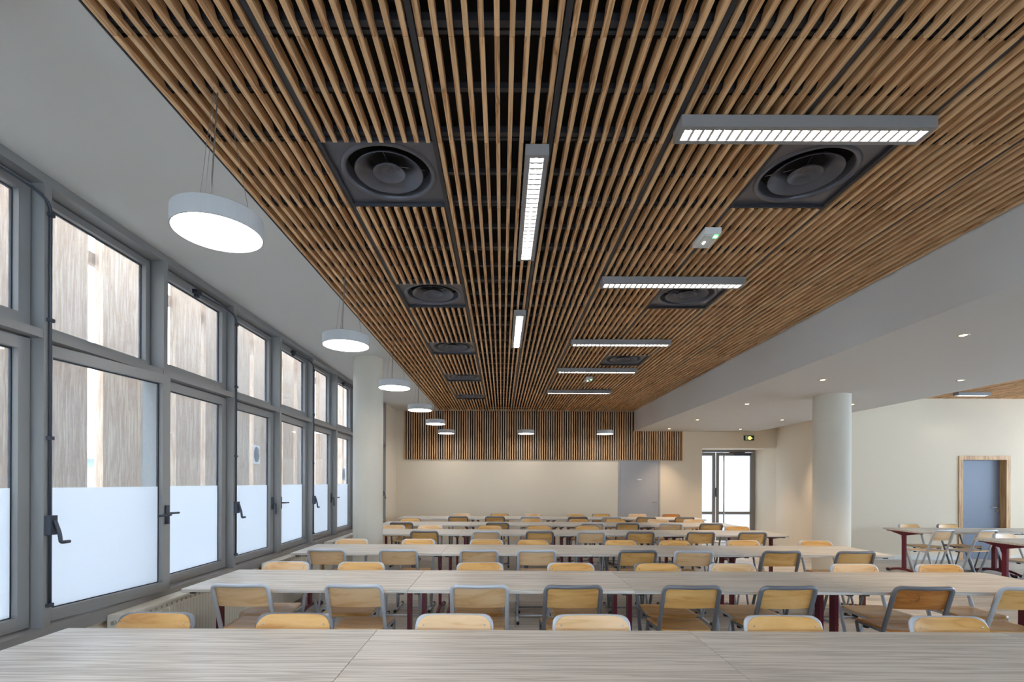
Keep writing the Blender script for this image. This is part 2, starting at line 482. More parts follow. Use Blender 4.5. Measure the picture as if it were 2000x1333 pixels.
# ------------------------------------------------------------------ linear lamps
def lamp_body(L):
    w, h, rim, d = 0.12, 0.057, 0.0245, 0.034
    b = MB()
    b.box(-L/2, L/2, -w/2, w/2, d, h)
    b.box(-L/2, L/2, -w/2, -w/2+rim, 0, d).box(-L/2, L/2, w/2-rim, w/2, 0, d)
    b.box(-L/2, -L/2+rim, -w/2+rim, w/2-rim, 0, d).box(L/2-rim, L/2, -w/2+rim, w/2-rim, 0, d)
    return b.mesh('housing', M_LAMPG)
LH = lamp_body(1.2)
LT = MB().tube([(-0.57, 0, 0.027), (0.57, 0, 0.027)], 0.0065, 10).mesh('light_tube', M_LIN, True)
LR = MB().prism([(-0.0350, 0.001), (-0.026, 0.0325), (0.026, 0.0325), (0.0350, 0.001), (0.0353, 0.001), (0.0353, 0.0338), (-0.0353, 0.0338), (-0.0353, 0.001)], 0, -0.575, 0.575).mesh('reflector', M_LOUVRE)
blade = MB().prism([(-0.007, 0.0), (0.007, 0.0), (0.0015, 0.018), (-0.0015, 0.018)], 1, -0.0335, 0.0335).mesh('louvre_blade', M_LOUVRE)
brest = MB()
for i in range(1, 25):
    x = -0.58+1.16*i/25
    brest.prism([(x-0.007, 0.0), (x+0.007, 0.0), (x+0.0015, 0.018), (x-0.0015, 0.018)], 1, -0.0335, 0.0335)
brest_me = brest.mesh('louvre', M_LOUVRE)
LM = MB().box(-0.01, 0.01, -0.012, 0.012, 0.057, 0.075).mesh('mount', M_CHROME)
def linear(cx, cy, rz, label, single, zb=1.668):
    t = empty('linear_lamp', (cx, cy, HC+zb), rz)
    tag(t, label, 'lamp', 'linear ceiling lamps')
    inst('housing', LH, t); inst('light_tube', LT, t); inst('reflector', LR, t); inst('mount', LM, t, (-0.56, 0, 0)); inst('mount', LM, t, (0.56, 0, 0))
    if single:
        for i in range(1, 25): inst('louvre_blade', blade, t, (-0.58+1.16*i/25, 0, 0.002))
    else:
        inst('louvre', brest_me, t, (0, 0, 0.002))['kind'] = 'stuff'
    return t
for i, yc in enumerate((2.36, 4.17, 5.98, 7.47, 9.23)):
    linear(1.436, yc, 0, f'grey strip lamp set across the slats, {ORD[i]} from the viewer', i < 2)
for i, yc in enumerate((0.55, -1.25, -3.05, -4.85)):  # lamps added behind the camera to brighten the chair backs
    linear(1.436, yc, 0, f'added unseen strip lamp across the slats behind the viewer, {ORD[i]} back', False)
linear(0.175, 3.105, PI/2, 'nearer grey strip lamp set along the slats, brightly lit', True)
linear(0.175, 5.52, PI/2, 'farther grey strip lamp set along the slats', False)
linear(8.70, 9.1, 0, 'short strip lamp under the second slat ceiling at the right edge', False, 1.63).scale = (0.5, 1, 1)
for i, (lx, ly) in enumerate(((11.2, 8.95), (9.0, 6.2), (11.2, 6.2), (9.0, 3.4), (11.2, 3.4))):  # unseen lamps added to brighten the right-hand side
    linear(lx, ly, 0, f'added strip lamp under the second slat ceiling outside the view, {ORD[i]} of five', False, 1.63)

# ------------------------------------------------------------------ pendants
PR = 0.184
pb = MB().lathe([(PR, 0.0), (PR, 0.078), (PR-0.004, 0.082), (0.0005, 0.082), (0.0005, 0.07), (PR-0.006, 0.07), (PR-0.006, 0.0), (PR, 0.0)], 64).mesh('shade', M_LAMPW, False)
pb.polygons.foreach_set('use_smooth', [False]*len(pb.polygons))
pd = MB().disc(PR-0.006, 0.003, 64, up=False).mesh('light_disc', M_PEND)
def pendant(x, y, label, group):
    t = empty('pendant_lamp', (x, y, HC+1.10))
    tag(t, label, 'lamp', group)
    inst('shade', pb, t); inst('light_disc', pd, t)
    for k in range(3):
        a = 2*PI*k/3+0.5
        o = MB().tube([(0.13*math.cos(a), 0.13*math.sin(a), 0.082), (0.02*math.cos(a), 0.02*math.sin(a), 0.70)], 0.0011, 5).build('wire', M_WIRE, t)
    MB().tube([(-0.03, 0.0, 0.082), (-0.028, 0.0, 0.25), (0.0, 0, 0.70)], 0.0035, 6).build('power_cable', M_WIRE, t, True)
for i in range(6):
    lab = ['largest in view, nearest the viewer', 'second from the viewer, before the column', 'third from the viewer, just past the column',
           'fourth from the viewer', 'fifth from the viewer', 'last in line before the slatted wall'][i]
    pendant(-1.268, 2.19+1.8*i, f'round white pendant lamp in the window-side line, {lab}', 'window-side pendant lamps')
for i in range(3):  # out of view, added for more light from behind
    pendant(-1.268, 0.39-1.8*i, f'added round white pendant lamp behind the viewer, {ORD[i]} back from the camera', 'window-side pendant lamps')
pendant(0.55, 11.19, 'round white pendant lamp before the middle of the slatted back wall', 'pendant lamps before the back wall')
pendant(2.345, 11.19, 'round white pendant lamp before the slatted wall, nearest the beam', 'pendant lamps before the back wall')

# ------------------------------------------------------------------ downlights
def downlight(x, y, z, label):
    t = empty('downlight', (x, y, z))
    tag(t, label, 'downlight', 'recessed downlights in the lowered ceiling')
    MB().lathe([(0.043, 0.004), (0.043, -0.003), (0.036, -0.004), (0.030, -0.001), (0.028, 0.0)], 24).build('trim_ring', M_CHROME, t, True)
    MB().lathe([(0.028, -0.002), (0.018, -0.006), (0.0005, -0.008)], 20).build('bulb', M_SPOT, t, True)
    ld = bpy.data.lights.new('downlight_beam', 'SPOT'); ld.energy = P_DOWN; ld.color = (1.0, 0.79, 0.56)
    ld.spot_size = math.radians(84); ld.spot_blend = 0.8; ld.shadow_soft_size = 0.03
    lo = bpy.data.objects.new('downlight_beam', ld); COL.objects.link(lo); lo.parent = t; lo.location = (0, 0, -0.03)
for i, yy in enumerate((4.13, 5.94, 7.77, 9.74, 11.38)):
    downlight(3.872, yy, ZLOW, f'small warm recessed downlight beside the beam, {ORD[i]} from the viewer')
for i, yy in enumerate((5.93, 7.77, 9.70, 11.40)):
    downlight(5.53, yy, ZLOW, f'small warm recessed downlight in the right-hand line, {ORD[i]} from the viewer')

# ------------------------------------------------------------------ emergency lights
def emergency(x, y, label):
    t = empty('emergency_light', (x, y, HC+1.69)); tag(t, label, 'emergency light', 'emergency ceiling lights')
    MB().prism([(-0.108, 0.006), (-0.100, 0.0), (0.100, 0.0), (0.108, 0.006), (0.112, 0.040), (-0.112, 0.040)], 0, -0.056, 0.056).build('body', M_WHITE, t)
    MB().box(-0.044, 0.044, -0.08, 0.095, -0.003, 0.0).build('lens', plain('clear_acrylic_lens', (205, 208, 206), 0.15) if 'clear_acrylic_lens' not in MATS else MATS['clear_acrylic_lens'], t)
    MB().box(0.020, 0.044, -0.085, -0.055, -0.006, -0.003).build('green_indicator', M_LEDG, t)
    for k in range(2):
        MB().lathe([(0.006, 0.0), (0.004, -0.004), (0.0005, -0.005)], 10, (-0.012, 0.005+0.022*k, -0.003)).build('lamp', M_LEDW, t)
emergency(1.425, 3.437, 'white emergency light with a green indicator nearest the viewer')
emergency(1.43, 8.15, 'small white emergency light between the two farthest strip lamps')

# ------------------------------------------------------------------ slatted back wall
sw = empty('slatted_wall_panel', (0, YB, 0))
tag(sw, 'vertical larch slats with dark gaps across the upper back wall', 'wall panel')
MB().box(-2.38, 3.212, -0.018, 0.0, 2.055, ZC).box(3.212, 4.39, -0.018, 0.0, 2.055, ZLOW).build('backing', M_BACK, sw)
v1 = MB().box(0, 0.026, -0.055, -0.018, 2.055, ZC).mesh('slat', M_SLATV)
v2 = MB().box(0, 0.026, -0.055, -0.018, 2.055, ZLOW).mesh('slat', M_SLATV)
x = -2.37
while x < 4.36:
    inst('slat', v1 if x < 3.19 else v2, sw, (x, 0, 0)); x += 0.0557
MB().box(4.37, 4.40, -0.055, 0, 2.055, ZLOW).build('end_board', M_SLATV, sw)

# ------------------------------------------------------------------ columns
def column(x, y, r, z1, label):
    n = 64
    o = MB().lathe([(r, 0), (r, z1)], n).build('column', M_COLUMN, None, True, (x, y, 0))
    tag(o, label, 'column', 'round concrete columns', 'structure')
column(-1.88, 6.91, 0.206, ZC, 'round cream column standing in front of the windows')
column(4.70, 7.01, 0.233, ZLOW+0.002, 'round grey-cream column under the lowered ceiling')
column(-1.835, 1.49, 0.206, ZC, 'round cream column cut by the left edge of the view')

# ------------------------------------------------------------------ windows
WB = 0.98
POSTS = [2.79 + WB*k for k in range(-6, 9)]          # post centres
DEEP = 0.085
trimn = [0]
def trim(mb, label):
    trimn[0] += 1
    o = mb.build(f'trim_{trimn[0]}', M_ALU); struct(o, label, 'window frame'); return o
YW0, YW1 = POSTS[0]-0.023, 10.93
trim(MB().box(XW-0.16, XW, YW0, YW1, 3.185, ZC), 'grey aluminium head rail above the windows')
trim(MB().box(XW-0.158, XW-0.003, YW0, YW1, 2.312, 2.36), 'grey aluminium transom between upper and lower windows')
trim(MB().box(XW-0.16, XW+0.01, YW0, YW1, 0.597, 0.675), 'grey aluminium bottom rail below the windows')
pname = {}
for i, py in enumerate(POSTS):
    if py > YW1: continue
    lab = 'grey aluminium window post, number %s along from the viewer' % (ORD[i-6] if 0 <= i-6 < 10 else 'behind')
    if i < 6: lab = 'grey aluminium window post behind the viewer'
    else: lab = f'grey aluminium window post, {ORD[i-6]} along from the left edge'
    trim(MB().box(XW-0.16, XW, py-0.023, py+0.023, 0.675, 3.185), lab)
trim(MB().box(XW-0.162, XW+0.003, YW1-0.05, YW1-0.001, 0.68, 3.18), 'grey aluminium end post beside the back wall')

def sash_mesh(w, h, fw=0.068, th=0.055):
    """origin at the lower hinge corner; width along +y, inner face at x=0"""
    b = MB()
    b.box(-th, 0, 0, w, 0, fw).box(-th, 0, 0, w, h-fw, h).box(-th, 0, 0, fw, fw, h-fw).box(-th, 0, w-fw, w, fw, h-fw)
    return b.mesh('sash', M_ALU)
def seal_mesh(w, h, fw=0.068):
    b = MB(); g = 0.006; a, c = -0.050, -0.034
    b.box(a, c, fw, w-fw, fw, fw+g).box(a, c, fw, w-fw, h-fw-g, h-fw).box(a, c, fw, fw+g, fw+g, h-fw-g).box(a, c, w-fw-g, w-fw, fw+g, h-fw-g)
    return b.mesh('seal', M_ALUD)
SWD = WB-0.062
H1, Z1 = 1.62, 0.684
H2, Z2 = 0.81, 2.368
ZFROST = 1.466
lsm, lse = sash_mesh(SWD, H1), seal_mesh(SWD, H1)
usm, use_ = sash_mesh(SWD, H2), seal_mesh(SWD, H2)
fxm = sash_mesh(SWD, H2, 0.045); fse = seal_mesh(SWD, H2, 0.045)
lpm = MB().box(-0.046, -0.038, 0.06, SWD-0.06, 0.06, H1-0.06).mesh('pane', M_GLASS)
upm = MB().box(-0.046, -0.038, 0.06, SWD-0.06, 0.06, H2-0.06).mesh('pane', M_GLASS)
fpm = MB().box(-0.046, -0.038, 0.04, SWD-0.04, 0.04, H2-0.04).mesh('pane', M_GLASS)
film = MB().box(-0.0378, -0.0368, 0.066, SWD-0.066, 0.066, ZFROST-Z1).mesh('frosted_film', M_FROST)
hm = MB().box(0, 0.012, -0.014, 0.014, -0.065, 0.065)
hm.tube([(0.008, 0, 0.0), (0.045, 0, 0.0)], 0.009, 8)
hm_r = hm
def handle_mesh(s):
    b = MB(); b.box(0, 0.014, -0.015, 0.015, -0.07, 0.07)
    b.tube(fillet([(0.010, 0, 0), (0.048, 0, 0), (0.050, s*0.125, -0.002)], 0.02), 0.0085, 8)
    return b.mesh('handle', M_HANDLE, True)
hmL, hmR = handle_mesh(1), handle_mesh(-1)
def handle_down():
    b = MB(); b.box(0, 0.014, -0.015, 0.015, -0.07, 0.07)
    b.tube(fillet([(0.010, 0, 0), (0.048, 0, 0), (0.050, 0, -0.125)], 0.02), 0.0085, 8)
    return b.mesh('handle', M_HANDLE, True)
hmD = handle_down()
# crank rod, gear box and flexible shaft that open the upper hopper
def crank(parent, yp):
    xr = XW+0.010
    MB().tube(fillet([(xr, yp, 0.80), (xr, yp, 3.10), (XW-0.02, yp-0.14, 3.135), (XW-0.055, yp-0.50, 3.135)], 0.10, 6), 0.0075, 8).build('crank_rod', M_HANDLE, parent, True)
    g = MB().box(XW, XW+0.035, yp-0.022, yp+0.022, 1.20, 1.31).build('crank_gearbox', M_HANDLE, parent)
    MB().tube(fillet([(xr+0.028, yp, 1.285), (xr+0.045, yp+0.012, 1.21), (xr+0.050, yp+0.015, 1.155), (xr+0.052, yp+0.07, 1.155)], 0.012, 3), [0.013]*1+[0.012]*5+[0.007]*4 if False else 0.010, 8).build('crank_handle', M_HANDLE, g, True)
    for z in (0.80, 1.75, 2.42, 3.02):
        MB().box(XW, XW+0.022, yp-0.016, yp+0.016, z-0.010, z+0.010).build('rod_clip', M_HANDLE, parent)
    MB().box(XW-0.075, XW-0.030, yp-0.56, yp-0.49, 3.118, 3.150).box(XW-0.065, XW-0.04, yp-0.545, yp-0.505, 3.09, 3.12).build('opener_bracket', M_ALUD, parent)
ajar = {6: ('L', 8.4), 9: ('R', 2.6)}
wn = 0
for i in range(len(POSTS)-1):
    y0 = POSTS[i]+0.031
    if POSTS[i+1] > YW1+0.1: continue
    wn += 1
    wroot = empty(f'window_{wn}', (0, 0, 0))
    j = i-5            # 0 = the bay cut by the left edge
    hopper = (i % 2 == 0) if False else (j % 2 == 0)
    desc = 'with an opening top light' if hopper else 'with a fixed top light'
    if j < 0: lab = f'grey aluminium window {desc} behind the viewer'
    else: lab = f'grey aluminium window {desc}, {ORD[j]} bay from the left edge'
    struct(wroot, lab, 'window')
    # upper light
    if hopper:
        u = inst('upper_sash', usm, wroot, (XW-0.070, y0, Z2)); inst('seal', use_, u); inst('pane', upm, u)
    else:
        u = inst('upper_frame', fxm, wroot, (XW-0.100, y0, Z2)); inst('seal', fse, u); inst('pane', fpm, u)
    # lower casement
    side, ang = ajar.get(i, (None, 0))
    if side == 'R':
        s = inst('lower_sash', lsm, wroot, (XW-0.070, y0+SWD, Z1), (0, 0, math.radians(ang)))
        # hinge on the far side: mesh runs back towards the viewer
        off = -SWD
    else:
        s = inst('lower_sash', lsm, wroot, (XW-0.070, y0, Z1), (0, 0, -math.radians(ang)))
        off = 0
    kids = [inst('seal', lse, s, (0, off, 0)), inst('pane', lpm, s, (0, off, 0)), inst('frosted_film', film, s, (0, off, 0))]
    if off:
        s.data = lsm.copy(); s.data.transform(Matrix.Translation((0, off, 0)))
    hz = 1.165-Z1+0.09
    if j % 2 == 1:
        hmesh = hmR if i == 6 else hmD
        inst('handle', hmesh, s, (0, off+SWD-0.034, hz))
    else:
        inst('handle', hmL, s, (0, off+0.034, hz))
    if hopper and POSTS[i+1] < YW1:
        crank(wroot, POSTS[i+1]+0.006)

for k in range(7):
    y0, y1 = YF+2.06*k+0.4, YF+2.06*(k+1)
    w_ = empty('window_%d' % (wn+1+k), (XE, y0, 0.9)); struct(w_, 'grey aluminium window in the side wall beyond the right edge', 'window')
    L_ = y1-y0
    MB().box(0.05, 0.11, 0, L_, 0, 0.07).box(0.05, 0.11, 0, L_, 1.73, 1.8).box(0.05, 0.11, 0, 0.07, 0.07, 1.73).box(0.05, 0.11, L_-0.07, L_, 0.07, 1.73).build('frame', M_ALU, w_)
    MB().box(0.075, 0.083, 0.07, L_-0.07, 0.07, 1.73).build('pane', M_GLASS, w_)
for k in range(2):  # unseen windows added as a source of frontal daylight
    x0, x1 = XW-0.25+2.28*k+0.5, XW-0.25+2.28*(k+1)
    w_ = empty('window_%d' % (wn+8+k), (x0, YF, 0.5)); struct(w_, 'added grey aluminium window in the unseen wall behind the viewer', 'window')
    L_ = x1-x0
    MB().box(0, L_, -0.11, -0.05, 0, 0.07).box(0, L_, -0.11, -0.05, 2.33, 2.4).box(0, 0.07, -0.11, -0.05, 0.07, 2.33).box(L_-0.07, L_, -0.11, -0.05, 0.07, 2.33).build('frame', M_ALU, w_)
    MB().box(0.07, L_-0.07, -0.083, -0.075, 0.07, 2.33).build('pane', M_GLASS, w_)
# paper notices taped to the panes
def notice(y, z, lab):
    t = empty('paper_notice', (XW-0.100, y, z)); tag(t, lab, 'paper notice', 'paper notices on the windows')
    MB().box(-0.001, 0.0, -0.075, 0.075, -0.10, 0.10).build('sheet', M_PAPERT, t)
    vs = [(0.0008, 0.060*math.cos(2*PI*k/32), 0.085*math.sin(2*PI*k/32)) for k in range(32)]
    MB().add(vs, [tuple(range(32))]).build('blue_disc', M_PBLUET, t)
notice(5.37, 1.80, 'white paper with a pale blue disc taped to the fourth window')
notice(8.33, 1.63, 'white paper with a pale blue disc on the window beside the column')

# radiators
def radiator(y0, y1, lab):
    t = empty('radiator', (XW+0.02, y0, 0)); tag(t, lab, 'radiator', 'cream radiators under the windows')
    L = y1-y0
    MB().box(0.0, 0.105, 0.012, L-0.012, 0.10, 0.615).build('body', M_RAD, t)
    b = MB(); y = 0.04
    while y < L-0.05:
        b.box(0.105, 0.108, y, y+0.032, 0.14, 0.575); y += 0.04
    o = b.build('ribs', M_RAD, t); o['kind'] = 'stuff'
    MB().box(-0.005, 0.112, 0.0, 0.012, 0.10, 0.632).build('end_cover', M_RAD, t)
    MB().box(-0.005, 0.112, L-0.012, L, 0.10, 0.632).build('end_cover', M_RAD, t)
    g = MB().box(-0.005, 0.112, 0.012, L-0.012, 0.615, 0.632).build('top_grille', M_RAD, t)
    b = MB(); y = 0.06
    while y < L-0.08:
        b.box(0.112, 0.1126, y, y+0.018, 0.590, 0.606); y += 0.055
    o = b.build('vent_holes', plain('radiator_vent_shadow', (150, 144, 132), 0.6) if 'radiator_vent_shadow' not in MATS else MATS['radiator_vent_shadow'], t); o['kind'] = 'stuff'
    MB().tube([(0.045, -0.02, 0.585), (0.045, 0.002, 0.585)], 0.014, 12).build('bleed_valve', M_CHROME, t, True)
    for y in (0.2, L-0.2): MB().box(-0.02, 0.02, y, y+0.03, 0.0, 0.5).build('bracket', M_RAD, t)
radiator(3.20, 4.85, 'cream panel radiator under the windows behind the front table row')
radiator(5.25, 6.60, 'cream panel radiator under the windows before the column')
radiator(7.10, 8.60, 'cream panel radiator under the windows behind the column')

# ------------------------------------------------------------------ outdoors
struct(MB().box(-40, XW-0.25, -30, 45, -0.3, -0.12).build('ground', M_GROUND), 'pale ground outside the windows', 'ground')
ts = empty('timber_screen', (-4.2, 0, -0.12)); tag(ts, 'tall weathered timber plank screen outside the windows', 'screen')
M_GTIMBER = wood('grey_weathered_timber', (96, 96, 98), (124, 124, 126), (140, 140, 142), axis=2, scale=1.1, rough=0.8, stretch=20, spread=0.1, rings=4)
yk = 5.15; kk = 0; spots = []
while yk < 18:
    w_ = (0.56, 0.43, 0.52, 0.48)[kk % 4]; spots.append((yk, w_, kk == 1)); yk += w_ + (0.10 if kk % 3 else 0.13); kk += 1
yk = 4.985; kk = 0
while yk > -3:
    w_ = (0.54, 0.47, 0.50)[kk % 3]; spots.append((yk-w_, w_, False)); yk -= w_ + (0.13 if kk % 2 else 0.10); kk += 1
for (yk, w_, grey) in sorted(spots):
    MB().box(-0.09, 0, 0, w_, 0, 5.9).build('timber_plank', M_GTIMBER if grey else M_TIMBER, ts, False, ((-0.16 if grey else random.uniform(-0.03, 0.03)), yk, 0))  # extra height above the view added to even out sky light
for z in (0.5, 3.9): MB().box(-0.16, -0.09, -1, 18, z, z+0.12).build('rail', M_TIMBER, ts)
sh = empty('shed', (-14, 12, -0.12)); tag(sh, 'low grey building beyond the timber screen', 'building')
MB().box(-3, 3, -7, 9, 0, 2.2).build('walls', M_SHED, sh)
MB().prism([(-3.3, 2.2), (3.3, 2.2), (3.3, 2.35), (0, 3.4), (-3.3, 2.35)], 1, -7.3, 9.3).build('roof', plain('grey_roof', (170, 176, 184), 0.6), sh)
struct(MB().box(-5, 20, 22, 22.3, -0.12, 3.2).build('wall_outside', plain('pale_outer_wall', (206, 208, 210), 0.9)), 'pale wall outside beyond the glazed door', 'wall')
struct(MB().box(-2.8, 20, 12.9, 45, -0.3, -0.12).build('ground_beyond', M_GROUND), 'pale ground outside the glazed door', 'ground')

# ------------------------------------------------------------------ doors
# plain grey door in the back wall
d1 = empty('door_1', (2.89, YB, 0)); struct(d1, 'plain grey door in the cream back wall', 'door')
MB().box(-0.045, 0.0, -0.02, 0.0, 0, 2.06).box(0.93, 0.975, -0.02, 0.0, 0, 2.06).box(0.0, 0.93, -0.02, 0, 2.015, 2.06).build('frame', M_GDOOR, d1)
MB().box(0.004, 0.926, -0.014, -0.001, 0.008, 2.011).build('leaf', M_GDOOR, d1)
for z in (0.30, 1.62, 1.80):
    MB().tube([(0.0, -0.022, z-0.045), (0.0, -0.022, z+0.045)], 0.008, 8).build('hinge', M_GDOOR, d1, True)
h = MB().tube([(0.875, -0.014, 1.03), (0.875, -0.055, 1.03), (0.76, -0.055, 1.035)], 0.009, 8).build('handle', M_CHROME, d1, True)
MB().tube([(0.875, -0.014, 0.955), (0.875, -0.028, 0.955)], 0.024, 14).build('lock', M_CHROME, d1)
vs = [(0.47+0.06*math.cos(2*PI*k/24), -0.016, 1.585+0.014*math.sin(2*PI*k/24)) for k in range(24)]
MB().add(vs, [tuple(range(24))]).build('name_plate', M_WHITE, d1)

# glazed door in the alcove
d2 = empty('door_2', (0, 12.70, 0)); struct(d2, 'glazed grey-framed double door letting in daylight', 'door')
X0, XM, XE2, ZT = 4.45, 5.525, 6.545, 2.36
MB().box(X0, X0+0.06, 0, 0.06, 0, ZT).box(XE2-0.05, XE2, 0, 0.06, 0, ZT).box(X0+0.06, XE2-0.05, 0, 0.06, ZT-0.06, ZT).build('frame', M_ALU, d2)
def leaf(x0, x1):
    b = MB(); w = 0.075; zt = ZT-0.065
    b.box(x0, x0+w, -0.01, 0.045, 0.01, zt).box(x1-w, x1, -0.01, 0.045, 0.01, zt)
    b.box(x0+w, x1-w, -0.01, 0.045, zt-0.08, zt).box(x0+w, x1-w, -0.01, 0.045, 0.01, 0.13).box(x0+w, x1-w, -0.01, 0.045, 0.70, 0.765)
    l = b.build('leaf', M_ALU, d2)
    for (z0, z1) in ((0.13, 0.70), (0.765, zt-0.08)):
        MB().box(x0+w, x1-w, 0.015, 0.023, z0, z1).build('pane', M_FROST2, l)
    return l
l1 = leaf(X0+0.065, XM-0.01); l2 = leaf(XM+0.01, XE2-0.055)
MB().tube([(5.71, -0.06, 0.45), (5.71, -0.06, 2.23)], 0.018, 10).tube([(5.71, -0.06, 0.6), (5.71, 0.0, 0.6)], 0.01, 8).tube([(5.71, -0.06, 2.1), (5.71, 0.0, 2.1)], 0.01, 8).build('pull_bar', M_CHROME, d2, True)
MB().box(6.0, 6.42, -0.05, -0.01, 2.22, 2.27).box(5.85, 6.25, -0.07, -0.05, 2.285, 2.30).build('door_closer', M_HANDLE, d2)
MB().tube([(5.515, -0.045, 1.15), (5.515, -0.045, 1.38)], 0.016, 8).build('handle', M_HANDLE, d2, True)

# blue door with pine frame
d3 = empty('door_3', (9.10, 9.76, 0)); struct(d3, 'grey-blue door in a pine frame on the right wall', 'door')
b = MB().box(-0.035, 0.045, -0.02, 0.19, 0, 1.985).box(0.905, 0.985, -0.02, 0.19, 0, 1.985).box(-0.035, 0.985, -0.02, 0.19, 1.985, 2.065)
b.build('frame', M_OAKTRIM, d3)
MB().box(0.046, 0.904, 0.115, 0.16, 0.006, 1.984).build('leaf', M_BDOOR, d3)
MB().tube([(0.84, 0.115, 1.04), (0.84, 0.065, 1.04), (0.70, 0.065, 1.045)], 0.010, 8).build('handle', M_CHROME, d3, True)
MB().tube([(0.84, 0.115, 0.965), (0.84, 0.098, 0.965)], 0.026, 14).build('lock', M_CHROME, d3)

# exit sign
ex = empty('exit_sign', (6.02, YB-0.002, 2.607)); tag(ex, 'small green exit sign with a lit amber lamp above the glazed door', 'exit sign')
MB().box(-0.12, 0.12, -0.035, 0, -0.058, 0.058).build('body', M_GREEN, ex)
MB().box(-0.092, -0.052, -0.038, -0.035, -0.050, 0.050).build('white_door_symbol', M_WHITE, ex)
b = MB()
b.add([(0.052, -0.038, 0.012), (0.100, -0.038, -0.004), (0.052, -0.038, -0.040)], [(0, 2, 1)])
b.tube([(-0.035, -0.038, 0.045), (-0.042, -0.038, 0.0), (-0.060, -0.038, -0.04)], 0.007, 6).tube([(-0.042, -0.038, 0.0), (-0.022, -0.038, -0.045)], 0.007, 6)
b.build('running_figure', M_WHITE, ex)
MB().lathe([(0.042, 0.0), (0.030, 0.012), (0.0005, 0.016)], 20).build('amber_lamp', M_AMBER, ex, True, (0.012, -0.036, -0.002), (PI/2, 0, 0))

# ------------------------------------------------------------------ tables
TH, TT, TL, TD = 0.742, 0.026, 1.612, 0.77
def table_meshes():
    m = {}
    w, d = TL/2-0.0015, TD/2; e = 0.003
    b = MB()
    prof = [(-d+e, TH), (d-e, TH), (d, TH-e), (d, TH-TT+e), (d-e, TH-TT), (-d+e, TH-TT), (-d, TH-TT+e), (-d, TH-e)]
    b.prism(prof, 0, -w, w)
    m['top'] = b.mesh('table_top', M_LAM)
    m['leg'] = MB().box(-0.015, 0.015, -0.032, 0.032, 0.085, TH-TT-0.002).mesh('leg', M_RED)
    bz = TH-TT
    m['arm'] = MB().prism([(-0.30, bz), (-0.30, bz-0.014), (-0.04, bz-0.065), (0.04, bz-0.065), (0.30, bz-0.014), (0.30, bz)], 0, -0.020, 0.020).mesh('bracket', M_RED)
    pts = [(0, -0.32+0.64*k/12, 0.030+0.058*(1-((k-6)/6)**2)) for k in range(13)]
    m['foot'] = MB().tube(pts, 0.021, 10).mesh('foot', M_RED, True)
    m['cap'] = MB().tube([(0, -0.03, 0.0), (0, -0.028, 0.004), (0, 0.03, 0.006)], [0.018, 0.027, 0.024], 10).mesh('foot_cap', M_BLACK, True)
    m['clip'] = MB().box(-0.02, 0.02, -0.035, 0.035, bz-0.016, bz).mesh('clamp', M_BLACK)
    return m
TM = table_meshes()
def table(xc, yc, rz, label, group):
    t = empty('dining_table', (xc, yc, 0), rz); tag(t, label, 'table', group)
    inst('table_top', TM['top'], t)
    for s in (-1, 1):
        l = inst('leg', TM['leg'], t, (s*(TL/2-0.058), 0, 0))
        inst('foot', TM['foot'], l); inst('bracket', TM['arm'], l); inst('clamp', TM['clip'], l, (0, -0.315, 0)); inst('clamp', TM['clip'], l, (0, 0.315, 0))
        inst('foot_cap', TM['cap'], l, (0, -0.325, 0.028)); inst('foot_cap', TM['cap'], l, (0, 0.325, 0.028), (0, 0, PI))
    return t
ROWS = [(1.78, 2.55), (3.49, 4.26), (5.25, 6.02), (7.20, 7.97), (8.70, 9.47), (10.25, 11.02)]
RNAME = ['front', 'second', 'third', 'fourth', 'fifth', 'rear']
RX = [-2.255, -2.275, -2.255, -2.235, -2.19, -2.17]
RROT = [0.22, 0.10, 0.10, 0.05, 0.05, 0.0]
PLACE = ['nearest the windows', 'second from the windows', 'third from the windows', 'farthest from the windows']
row_rot = []
for r, (ya, yb) in enumerate(ROWS):
    a = -math.radians(RROT[r])
    for k in range(4):
        xc = RX[r]+TL*(k+0.5)
        yc = (ya+yb)/2 + (xc-0.2)*math.tan(a)
        table(xc, yc, a, f'grey oak-grain table in the {RNAME[r]} row, {PLACE[k]}', f'tables of the {RNAME[r]} row')
def row_dy(r, x): return (x-0.2)*math.tan(-math.radians(RROT[r]))
table(6.63+TL/2, 8.165, 0, 'grey oak-grain table before the blue door', 'tables by the blue door')
table(6.63+TL*1.5+0.01, 8.165, 0, 'grey oak-grain table right of the blue door, cut by the right edge', 'tables by the blue door')
table(6.66+TL/2, 6.555, 0, 'grey oak-grain table at the right edge nearer than the blue door', 'tables by the blue door')
sc_ = MB().prism([(-0.022, -0.006), (0.018, -0.010), (0.024, 0.004), (-0.004, 0.012)], 2, 0, 0.003).build('paper_scrap', M_PAPER, None, False, (-1.42, 4.03, TH))
tag(sc_, 'tiny white paper scrap on the window-side table of the second row', 'paper scrap')

